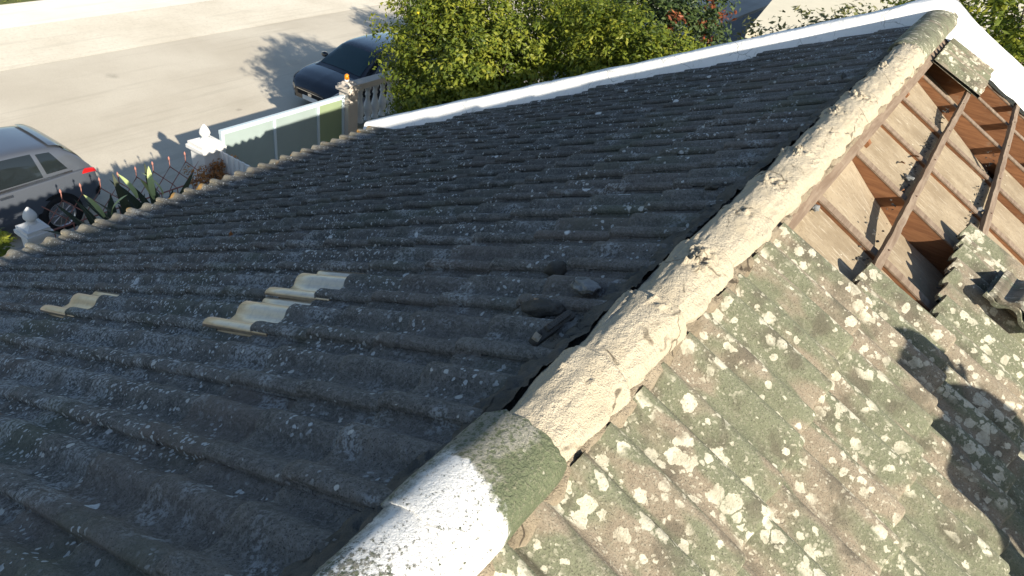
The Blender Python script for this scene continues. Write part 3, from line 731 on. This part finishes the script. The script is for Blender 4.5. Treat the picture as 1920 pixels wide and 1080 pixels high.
def limb_tree(name, base, blobs, n, per, spread, lsize, mat, label, cat, group=None, seed=1, trunk=.10, fruit=0, extra=None, updir=.5):
    t = empty(name, base); B = Vector(base); loc = [(b[0] - B.x, b[1] - B.y, b[2] - B.z, b[3], b[4], b[5]) for b in blobs]
    m = MB(); r_ = random.Random(seed); zc = min(b[2] for b in loc) * .45
    m.tube([(0, 0, -.1), (.04, .03, zc * .5), (0, .05, zc)], [trunk, trunk * .85, trunk * .75], 9)
    for b in loc:
        for q in range(3):
            e = Vector((b[0] + r_.uniform(-.7, .7) * b[3], b[1] + r_.uniform(-.7, .7) * b[4], b[2] + r_.uniform(-.1, .75) * b[5])); st = Vector((0, .05, zc * r_.uniform(.7, 1)))
            md = st.lerp(e, .5) + Vector((r_.uniform(-.2, .2), r_.uniform(-.2, .2), -.15)); m.tube([st, md, e], [trunk * .5, trunk * .3, trunk * .08], 6)
    m.build('trunk', MT['bark'], t)
    P = crown_pts(loc, n, seed); cen = tuple(np.mean([b[:3] for b in loc], axis=0))
    leaves('crown', P, per, spread, lsize, mat, t, updir, seed, None, .48, cen)
    if extra:
        P2 = crown_pts([(b[0], b[1], b[2], b[3] * 1.03, b[4] * 1.03, b[5] * 1.03) for b in extra[0]], extra[1], seed + 5, .85)
        leaves('red_shoots', P2 - np.array(base), per, spread * .8, lsize, extra[2], t, updir, seed + 5)['kind'] = 'stuff'
    for k in range(fruit):
        p = P[r_.randrange(len(P))]; 
        if k == 0:
            mm = MB(); mm.lathe([(.004, -.042), (.018, -.034), (.028, -.012), (.028, .012), (.018, .032), (.006, .042)], (0, 0, 0), 8); LM[0] = mm.mesh('lemon'); LM[0].materials.append(MT['lemon'])
        put('lemon', LM[0], t, tuple(p + np.array([0, 0, -.02])), (r_.uniform(0, 3), r_.uniform(0, 3), 0))
    return tag(t, label, cat, group)
LM = [None]
limb_tree('lemon_tree', (-7.2, 10.5, GZ), [(-7.3, 10.4, -2.9, 1.55, 1.25, 1.15), (-8.3, 10.9, -2.9, .75, .8, 1.1), (-6.0, 10.0, -2.75, 1.25, 1.1, .95), (-7.0, 11.3, -2.1, 1.6, 1.2, 1.0), (-6.6, 9.8, -3.5, 1.4, .9, .7), (-7.6, 10.2, -3.9, .8, .7, .55)],
          2000, 27, .19, .090, MT['lemon_leaf'], 'large yellow-green lemon tree in front of the black car and balustrade', 'lemon tree', 'trees behind the parapet', 3, .12, 26)
limb_tree('lemon_tree', (-4.0, 10.4, GZ), [(-4.2, 10.3, -2.1, .95, .8, .85), (-3.3, 10.2, -1.95, .75, .7, .65), (-4.9, 10.6, -2.0, .8, .8, .8), (-2.7, 10.2, -2.2, .5, .6, .5), (-3.6, 10.0, -2.7, 1.3, .7, .6)],
          1150, 27, .17, .085, MT['lemon_leaf'], 'bright green bushy tree beside the lemon tree, tops level with the parapet', 'tree', 'trees behind the parapet', 8, .10, 5)
limb_tree('red_tipped_tree', (-4.9, 14.0, GZ), [(-5.2, 14.0, -2.3, 1.1, 1.0, 1.1), (-4.4, 13.9, -2.3, .85, .8, 1.0), (-6.2, 14.2, -2.2, 1.0, .9, 1.1), (-4.9, 14.0, -3.6, 1.6, 1.0, .9)],
          700, 22, .20, .11, MT['dark_leaf'], 'dark green tree with red young leaves next to the black roof', 'tree', 'trees behind the parapet', 12, .12, 0,
          ([(-4.35, 13.7, -2.1, .55, .6, .85), (-3.9, 13.8, -1.9, .3, .4, .6)], 20, MT['red_leaf']))
limb_tree('dark_tree', (-7.2, 15.5, GZ), [(-7.4, 15.6, -2.2, 1.3, 1.2, 1.5), (-8.6, 15.8, -2.4, 1.0, 1.0, 1.3), (-6.3, 15.9, -2.0, 1.1, 1.0, 1.4)], 600, 22, .22, .12, MT['dark_leaf'], 'dark tree standing behind the large lemon tree', 'tree', 'trees behind the parapet', 17, .13)
limb_tree('olive_shrub', (-2.2, 12.2, GZ), [(-2.5, 12.2, -1.75, .55, .5, .50), (-1.75, 12.2, -1.5, .6, .5, .6), (-1.1, 12.3, -1.1, .5, .5, .5), (-2.0, 12.2, -2.6, .9, .6, .7)], 260, 16, .20, .10, MT['olive_leaf'], 'thin olive-leaved tree against the cream terrace', 'tree', 'trees behind the parapet', 23, .07)
limb_tree('yellow_green_shrub', (1.6, 10.6, GZ), [(.55, 10.9, -.55, .8, .7, .75), (1.2, 10.8, -.75, .8, .7, .75), (1.9, 10.8, -1.1, .8, .8, .8), (0.0, 11.2, -.7, .8, .7, .8), (1.2, 10.6, -2.0, 1.4, .8, .9), (2.2, 12.2, -1.0, 1.2, 1.0, 1.2)], 1000, 22, .18, .095, MT['lemon_leaf'], 'yellow-green tree beyond the white corner of the roof', 'tree', 'trees behind the parapet', 29, .10)
limb_tree('leafy_shrub', (-8.5, 2.75, GZ), [(-8.5, 2.95, -4.60, .24, .22, .50), (-8.4, 2.75, -5.2, .45, .4, .5)], 150, 22, .14, .09, MT['lemon_leaf'], 'bright green shrub at the left edge beside the white pillar', 'shrub', None, 33, .05)
# spiky plant behind the eaves
ag = empty('spiky_plant', (-8.5, 4.75, GZ)); tag(ag, 'dark spiky rosette plant with pale green tips behind the eaves', 'plant')
MT['spike'] = m_plain('spiky_leaf_green', (.030, .038, .016), .6, 6, .4); MT['spike_tip'] = m_plain('pale_spiky_leaf', (.34, .40, .17), .55, 6, .2)
def spike_mesh(mat, k):
    m = MB(); L = (1.15, 1.0, .85)[k]; rows = []
    for i in range(9):
        u = i / 8; w_ = .062 * (math.sin(math.pi * min(1, .12 + u * .88)) ** .7 + .02); z = L * u; x = .34 * L * u * u * (.4 + .5 * k)
        rows.append([(x, -w_, z), (x + .025 * (1 - u), 0, z), (x, w_, z)])
    m.grid(rows); me = m.mesh('leaf'); me.materials.append(mat); return me
SPM = [spike_mesh(MT['spike'], k) for k in range(3)]; SPT = [spike_mesh(MT['spike_tip'], k) for k in range(2)]
ra = random.Random(5)
m = MB(); m.tube([(0, 0, 0), (.02, 0, .7), (0, .02, 1.35)], [.16, .14, .12], 9); m.build('stem', MT['bark'], ag)
for cx, cy in ((0, 0), (-.1, .42), (.05, -.38)):
    for i in range(26):
        put('leaf', SPM[i % 3], ag, (cx, cy, .98 + ra.uniform(-.1, .1)), (R(ra.uniform(-14, 14)), R(ra.uniform(8, 62)), R(i * 137.5)))
for i, (dx, dy, a) in enumerate(((-.12, .36, 6), (-.05, .48, 14), (.0, .30, -8), (-.1, -.30, 5), (.02, -.45, -14), (-.08, .10, 2))):
    lf = put('leaf', SPT[i % 2], ag, (dx, dy, 1.72 + .06 * (i % 3)), (R(a), R(8), R(ra.uniform(0, 360)))); lf.scale = (.7, .7, .36); lf['label'] = 'pale green young leaf'
# dried climber on the wall end
dc = empty('dried_climber', (-9.35, 6.6, GZ)); tag(dc, 'dried orange-brown climber hanging on the fence by the white pillar', 'climber')
m = MB()
for k in range(7): m.tube([(ra.uniform(-.1, .1), -.4 + k * .13, 0), (ra.uniform(-.1, .1), -.4 + k * .14, .7), (ra.uniform(-.1, .1), -.5 + k * .17, 1.4)], [.012, .010, .005], 5)
m.build('stem', MT['bark'], dc)
leaves('foliage', crown_pts([(0, -.1, 1.30, .15, .35, .22), (0, .25, 1.38, .15, .35, .18), (0, .0, .95, .15, .40, .35), (.02, -.35, 1.45, .12, .15, .12)], 90, 41), 16, .11, .07, MT['dry_leaf'], dc, .4, 41)
wf = empty('white_flowered_shrub', (-8.9, 10.2, GZ)); tag(wf, 'small white-flowered shrub at the foot of the balustrade', 'shrub')
m = MB()
for k in range(5): m.tube([(0, 0, 0), (ra.uniform(-.2, .2), ra.uniform(-.3, .3), .6), (ra.uniform(-.3, .3), ra.uniform(-.5, .5), 1.1)], [.02, .014, .005], 5)
m.build('stem', MT['bark'], wf)
leaves('foliage', crown_pts([(0, 0, .95, .4, .5, .35)], 60, 43), 14, .12, .06, MT['dark_leaf'], wf, .5, 43)
leaves('blossom', crown_pts([(0, 0, 1.02, .42, .55, .38)], 26, 47, .9), 12, .06, .055, MT['white_leaf'], wf, .6, 47)
# grass across the road
P = np.stack([rng.uniform(-34, -24.45, 5200), rng.uniform(2, 40, 5200), np.full(5200, GZ + .07)], 1)
tag(leaves('grass', P, 3, .12, .16, MT['grass_leaf'], None, .1, 53, None, .25), 'rough green grass beyond the far pavement', 'grass', None, 'stuff')

# ------------------------------------------------------------------ street side: pillars, fence, gate, balustrade
MT['pil'] = m_plain('whitewashed_pillar', (.66, .65, .62), .85, 5, .12); MT['pilb'] = m_plain('beige_pillar', (.52, .46, .39), .85, 5, .12)
MT['iron'] = m_plain('rusty_red_iron', (.33, .150, .120), .75, 30, .3); MT['gframe'] = m_plain('pale_blue_white_frame', (.46, .54, .58), .55, 5, .08, 0)
MT['gpanel'] = m_plain('sage_green_sheet', (.26, .315, .30), .5, 2, .12, .1); MT['olive'] = m_plain('shade_tinted_sage_sheet', (.23, .285, .17), .5, 2, .12, .1)  # olive: sage sheet with shade mixed into its colour, for the third gate panel
MT['bal'] = m_plain('grey_white_balustrade', (.52, .54, .55), .85, 6, .12); MT['plinth'] = m_plain('green_grey_render', (.20, .22, .19), .9, 4, .2); MT['sidewall'] = m_plain('white_ribbed_sheet', (.68, .68, .66), .6, 5, .08, 0)
FXX = -9.7
def pillar(y, w_, ztop, label, mat=None, finial=True):
    t = empty('gate_pillar', (FXX, y, GZ)); h = ztop - GZ; mat = mat or MT['pil']
    m = MB(); m.box((0, 0, h / 2 - .06), (w_, w_, h - .12)); m.box((0, 0, .12), (w_ + .08, w_ + .08, .24)); m.build('shaft', mat, t)
    m = MB(); m.box((0, 0, h - .09), (w_ + .10, w_ + .10, .06)); m.box((0, 0, h - .03), (w_ + .05, w_ + .05, .06)); m.lathe([(w_ * .68, 0), (w_ * .40, .05), (w_ * .28, .055)], (0, 0, h), 4, True); m.build('capital', mat, t)
    if finial:
        m = MB(); m.lathe([(.07, .05), (.075, .07), (.045, .085), (.06, .10), (.088, .14), (.092, .17), (.075, .22), (.045, .27), (.012, .31)], (0, 0, h), 14); m.build('finial', mat, t)
    return tag(t, label, 'pillar', 'fence pillars')
pillar(6.78, .36, -4.36, 'white pillar with pointed finial at the left end of the green gate')
pillar(3.86, .27, -4.86, 'white pillar with pointed finial near the left edge of the picture')
pillar(10.10, .26, -4.04, 'beige flat-topped pillar at the right end of the green gate', MT['pilb'], False)
pb = empty('gate_beacon', (FXX, 10.05, -4.02)); tag(pb, 'small orange beacon lamp on top of the beige gate pillar', 'beacon lamp')
t_ = NT('orange_lens'); OL = t_.fin((.62, .20, .01), .25)
m = MB(); m.lathe([(.05, 0), (.05, .03)], (0, 0, .05), 12); m.build('base', MT['pil'], pb); m = MB(); m.lathe([(.045, .08), (.05, .11), (.045, .16), (.02, .185)], (0, 0, 0), 12); m.build('lens', OL, pb)
# iron fence with honeycomb of bent bars
fn = empty('iron_fence', (FXX, 4.0, GZ)); tag(fn, 'rusty red iron fence of bent bars forming diamonds between the white pillars', 'fence')
m = MB(); m.box((0, 1.3, .30), (.20, 2.55, .60)); m.box((0, 1.3, .63), (.26, 2.55, .06)); m.build('low_wall', MT['pil'], fn)
for i in range(18):
    y = .12 + i * .145; d = .0725 if i % 2 else -.0725
    pts = [(0, y, .66), (0, y, 1.10), (0, y + d, 1.21), (0, y - d, 1.37), (0, y + d, 1.53)]
    if i % 2 == 1: pts.append((0, y + d, 1.66))
    m = MB(); m.tube(pts, .009, 6)
    if i % 2 == 1: m.lathe([(.004, 0), (.017, .02), (.015, .04), (.003, .07)], (0, y + d, 1.645), 6)
    m.build('bar', MT['iron'], fn)
for z in (.72, 1.12):
    m = MB(); m.box((.014, 1.3, z), (.012, 2.5, .022)); m.build('rail', MT['iron'], fn)
# gate
gt = empty('sliding_gate', (FXX, 7.05, GZ)); tag(gt, 'sage green sheet gate with pale blue-white frame', 'gate')
for i, (a, b) in enumerate(((.05, 1.16), (1.16, 2.22), (2.22, 2.90))):
    m = MB(); m.box((0, (a + b) / 2, .97), (.02, b - a, 1.72)); m.build('panel', MT['gpanel'] if i < 2 else MT['olive'], gt)
m = MB(); m.box((0, 1.47, 1.86), (.07, 2.90, .07)); m.build('top_rail', MT['gframe'], gt)
m = MB(); m.box((0, 1.47, .10), (.07, 2.90, .09)); m.build('bottom_rail', MT['gframe'], gt)
for y in (.05, 1.16, 2.22, 2.88):
    m = MB(); m.box((0, y, .98), (.062, .055, 1.69)); m.build('stile', MT['gframe'], gt)
# ribbed side wall from the pillar to the house
sw = empty('side_wall', (FXX, 6.90, GZ)); tag(sw, 'white ribbed sheet wall running from the white pillar towards the house', 'wall')
m = MB(); m.box((2.35, 0, .82), (4.4, .03, 1.64)); m.build('sheet', MT['sidewall'], sw)
for i in range(32): m = MB(); m.box((.28 + i * .135, -.028, .84), (.05, .03, 1.66)); m.build('rib', MT['sidewall'], sw)
# balustrade
bl = empty('balustrade', (FXX, 10.27, GZ)); tag(bl, 'grey-white balustrade with turned balusters beside the lemon tree', 'balustrade')
m = MB(); m.box((0, 1.9, .60), (.22, 3.8, 1.20)); m.build('plinth', MT['plinth'], bl)
m = MB(); m.box((0, 1.9, 2.02), (.24, 3.8, .12)); m.build('handrail', MT['pilb'], bl)
bm_ = MB(); bm_.lathe([(.075, 0), (.075, .05), (.05, .07), (.085, .20), (.09, .28), (.05, .44), (.04, .52), (.06, .56), (.045, .60), (.05, .66), (.075, .70), (.075, .76)], (0, 0, 0), 12); BME = bm_.mesh('baluster'); BME.materials.append(MT['bal'])
for i in range(17): put('baluster', BME, bl, (0, .16 + i * .22, 1.20))

# ------------------------------------------------------------------ neighbour's terrace and roofs
nb = empty('neighbour_terrace', (-3, 26, GZ)); tag(nb, 'cream flat terrace roof of the neighbouring building beyond the trees', 'building')
MT['cream'] = m_plain('cream_terrace_screed', (.60, .55, .42), .9, 1.5, .1); MT['slate'] = m_plain('dark_grey_roof', (.05, .055, .065), .7, 3, .2)
m = MB(); m.hexa([(-5.15, 20.5, -3.5), (2.5, 21.6, -3.5), (3.5, 40, -3.5), (-8.6, 40, -3.5), (-5.15, 20.5, -3.3), (2.5, 21.6, -3.3), (3.5, 40, -3.3), (-8.6, 40, -3.3)]); o = m.build('roof', MT['cream'], nb); o.location = (3, -26, -GZ)
m = MB(); m.hexa([(-4.9, 20.9, GZ), (2.3, 21.9, GZ), (3.3, 39, GZ), (-8.3, 39, GZ), (-4.9, 20.9, -3.502), (2.3, 21.9, -3.502), (3.3, 39, -3.502), (-8.3, 39, -3.502)]); o = m.build('wall', MT['wall'], nb); o.location = (3, -26, -GZ)
m = MB(); m.lathe([(.10, 0), (.10, .10), (.06, .14)], (-3.6, 22.6, -3.3), 10); o = m.build('vent', MT['slate'], nb); o.location = (3, -26, -GZ)
dr = empty('dark_shed', (-5.6, 22, GZ)); tag(dr, 'dark grey shed roof between the red-tipped tree and the cream terrace', 'shed')
m = MB(); m.box((.2, .5, 1.0), (2.4, 9, 2.0)); m.build('wall', MT['slate'], dr)
m = MB(); m.hexa([(-1.2, -4.3, 2.0), (1.6, -4.3, 2.2), (1.6, 5.5, 2.2), (-1.2, 5.5, 2.0), (-1.2, -4.3, 2.1), (1.6, -4.3, 2.3), (1.6, 5.5, 2.3), (-1.2, 5.5, 2.1)]); m.build('roof', MT['slate'], dr)

# ------------------------------------------------------------------ cars
def cr_interp(tab, x):
    xs_ = [t[0] for t in tab]
    x = min(max(x, xs_[0]), xs_[-1])
    for i in range(len(tab) - 1):
        if xs_[i] <= x <= xs_[i + 1]: break
    u = (x - xs_[i]) / (xs_[i + 1] - xs_[i]); p1, p2 = np.array(tab[i][1:]), np.array(tab[i + 1][1:])
    p0 = np.array(tab[max(i - 1, 0)][1:]); p3 = np.array(tab[min(i + 2, len(tab) - 1)][1:])
    return p1 + .5 * u * ((p2 - p0) + u * (2 * p0 - 5 * p1 + 4 * p2 - p3 + u * (3 * (p1 - p2) + p3 - p0)))
def poly(pts, v):
    n = len(pts) - 1; f = min(max(v, 0), 1) * n; i = min(int(f), n - 1); u = f - i
    p = [np.array(pts[max(0, min(n, i + k))], float) for k in (-1, 0, 1, 2)]
    return p[1] + .5 * u * ((p[2] - p[0]) + u * (2 * p[0] - 5 * p[1] + 4 * p[2] - p[3] + u * (3 * (p[1] - p[2]) + p[3] - p[0])))
# x, half width, bottom z, belt z
LOW = [(-2.13, .66, .42, .78), (-2.08, .78, .34, .90), (-1.85, .86, .24, .965), (-1.3, .895, .20, .965), (-.4, .90, .19, .945), (.5, .90, .19, .93), (1.15, .89, .19, .915), (1.6, .875, .20, .86), (1.95, .81, .23, .76), (2.10, .70, .28, .66), (2.15, .58, .33, .58)]
# x, half width at roof edge, roof z
TOP = [(-2.02, .70, .97), (-1.86, .655, 1.20), (-1.62, .63, 1.37), (-1.2, .63, 1.435), (-.5, .635, 1.465), (.1, .625, 1.45), (.45, .62, 1.39), (.85, .65, 1.17), (1.28, .72, .925)]
def low_pt(x, v):
    w_, zb, zt = cr_interp(LOW, x); return np.array([x, *poly([(w_ * .90, zb), (w_ * .985, zb + .16), (w_ * 1.0, (zb + zt) / 2 + .04), (w_ * .965, zt - .04), (w_ * .90, zt), (w_ * .5, zt + .025), (0, zt + .035)], v)])
def top_pt(x, v):
    wr, zr = cr_interp(TOP, x); w_, zb, zt = cr_interp(LOW, x); h = max(.0, zr - zt)
    return np.array([x, *poly([(w_ * .90, zt - .01), (w_ * .90 * .62 + wr * .38, zt + h * .42), (wr, zt + h * .88), (wr * .8, zr), (wr * .35, zr + .015), (0, zr + .018)], v)])
def patch(fn, x0, x1, v0, v1, off, side, nx=14, nv=6, slant=(0, 0)):
    rows = []
    for a in range(nx + 1):
        row = []
        for b in range(nv + 1):
            v = v0 + (v1 - v0) * b / nv; x = x0 + slant[0] * b / nv + (x1 + slant[1] * b / nv - x0 - slant[0] * b / nv) * a / nx
            p = fn(x, v); e = 1e-3; dx = fn(x + e, v) - fn(x - e, v); dv = fn(x, min(1, v + e)) - fn(x, max(0, v - e)); n_ = np.cross(dx, dv); n_ = n_ / (np.linalg.norm(n_) + 1e-9)
            if n_[2] < -.2 or (abs(n_[2]) <= .3 and n_[1] < 0 and p[1] > .05): n_ = -n_
            q = p + n_ * off; row.append((q[0], q[1] * side, q[2]))
        rows.append(row)
    return rows
def car(name, loc, rz_, paint, label):
    t = empty(name, loc, rz_); tag(t, label, 'car', 'cars on the street')
    m = MB(); xs_ = np.linspace(-2.13, 2.15, 60)
    for sd in (1, -1):
        m.grid([[(p[0], p[1] * sd, p[2]) for p in [low_pt(x, v) for v in np.linspace(0, 1, 25)]] for x in xs_])
    for x in (-2.13, 2.15):
        prs = [low_pt(x, v) for v in np.linspace(0, 1, 25)]; m.add([tuple(p) for p in prs] + [(p[0], -p[1], p[2]) for p in prs], [(k, k + 1, 26 + k, 25 + k) for k in range(24)])
    xt = np.linspace(-2.02, 1.28, 46)
    for sd in (1, -1): m.grid([[(p[0], p[1] * sd, p[2]) for p in [top_pt(x, v) for v in np.linspace(0, 1, 21)]] for x in xt])
    body = m.build('body', paint, t)
    def part(nm, rowsl, mat, par=t):
        m = MB()
        for r_ in rowsl: m.grid(r_)
        return m.build(nm, mat, par)
    for sd in (1, -1):
        part('side_window', [patch(top_pt, -.42, .80, .07, .40, .012, sd, 14, 6, (0, -.52))], CARM['glass'])
        part('side_window', [patch(top_pt, -1.20, -.50, .07, .40, .012, sd, 10, 6, (.05, 0))], CARM['glass'])
        part('quarter_window', [patch(top_pt, -1.62, -1.27, .10, .38, .012, sd, 8, 6, (.18, .05))], CARM['glass'])
        part('window_trim', [patch(top_pt, -1.68, .92, .02, .055, .016, sd, 24, 2)], CARM['chrome'])
        part('tail_light', [patch(low_pt, -2.10, -1.80, .48, .64, .012, sd, 6, 5, (.0, -.08))], CARM['red'])
        part('headlight', [patch(low_pt, 1.80, 2.12, .44, .60, .012, sd, 8, 5, (-.05, -.02))], CARM['lamp'])
        part('door_handle', [patch(low_pt, -.66, -.46, .47, .50, .022, sd, 4, 2)], CARM['chrome'])
        m = MB(); m.lathe([(.01, -.06), (.07, -.05), (.09, 0), (.07, .06), (.01, .07)], (0, 0, 0), 10); o = m.build('mirror', paint, t, (.74, sd * .98, 1.0)); o.scale = (.8, 1.3, 1)
        for x in (-1.30, 1.32):
            y = sd * .835
            m = MB(); m.lathe([(.02, 0), (.375, 0), (.375, .004)], (0, 0, 0), 32); m.build('wheel_arch', CARM['tyre'], t, (x, sd * .893, .335), (R(-90 * sd), 0, 0))
            wh = empty('wheel', (x, y, .325)); wh.parent = t
            m = MB(); m.lathe([(.20, -.10), (.30, -.105), (.322, -.07), (.325, 0), (.322, .06), (.30, .09), (.225, .085), (.215, .06)], (0, 0, 0), 32); m.build('tyre', CARM['tyre'], wh, None, (R(-90 * sd), 0, 0))
            m = MB(); m.lathe([(.20, .05), (.222, .088), (.228, .090), (.215, .062)], (0, 0, 0), 32); m.lathe([(.01, .04), (.05, .085), (.012, .09)], (0, 0, 0), 14)
            for q in range(10):
                a = 2 * math.pi * q / 10; m.tube([(.03 * math.cos(a), .03 * math.sin(a), .075), (.212 * math.cos(a), .212 * math.sin(a), .078)], [.016, .012], 6)
            m.build('rim', CARM['rim'], wh, None, (R(-90 * sd), 0, 0))
    both = lambda a: [patch(*a, 1), patch(*a, -1)]
    part('windscreen', both((top_pt, .50, 1.16, .42, 1.0, .010)), CARM['teal'])
    part('rear_window', both((top_pt, -1.98, -1.68, .44, 1.0, .010)), CARM['glass'])
    part('roof_spoiler', both((top_pt, -1.74, -1.50, .55, 1.0, .03)), paint)
    part('bumper', both((low_pt, -2.125, -1.98, .0, .22, .012)), CARM['tyre'])
    m = MB(); m.box((2.135, 0, .50), (.05, .90, .12)); m.box((2.10, 0, .36), (.08, 1.15, .07)); m.build('grille', CARM['tyre'], t)
    m = MB(); m.box((2.166, 0, .50), (.012, .12, .07)); m.box((2.163, 0, .565), (.012, .92, .016)); m.build('grille_trim', CARM['chrome'], t)
    m = MB(); m.box((2.165, 0, .40), (.012, .52, .11)); m.build('number_plate', MT['pil'], t); m = MB(); m.box((-2.14, 0, .62), (.012, .52, .11)); m.build('number_plate', MT['pil'], t)
    return t
def cm(name, col, rough, metal=0., **kw):
    t = NT(name); n = t.noise(t.obj(), 3, 2); return t.fin(t.mix(n, [c * .96 for c in col], col), rough, None, Metallic=metal, **kw)
CARM = {'teal': cm('windscreen_glass', (.016, .040, .046), .08, 0, Specular_IOR_Level=.6), 'glass': cm('tinted_car_glass', (.012, .016, .018), .06, 0, Specular_IOR_Level=.6), 'chrome': cm('bright_trim', (.6, .6, .6), .2, 1.), 'tyre': cm('black_rubber', (.015, .015, .016), .8),
        'rim': cm('alloy', (.45, .45, .46), .3, .9), 'red': cm('red_lens', (.45, .012, .012), .15, 0, Specular_IOR_Level=.5), 'lamp': cm('clear_lamp', (.55, .57, .58), .12, .3)}
car('parked_car', (-12.30, 3.70, GZ), R(-90), cm('silver_grey_paint', (.125, .14, .165), .3, .55, Coat_Weight=.6), 'silver grey hatchback parked by the fence at the left edge')
car('parked_car', (-12.78, 14.0, GZ), R(-90), cm('black_blue_paint', (.008, .010, .016), .25, .2, Coat_Weight=1.), 'black car parked behind the green gate and lemon tree')
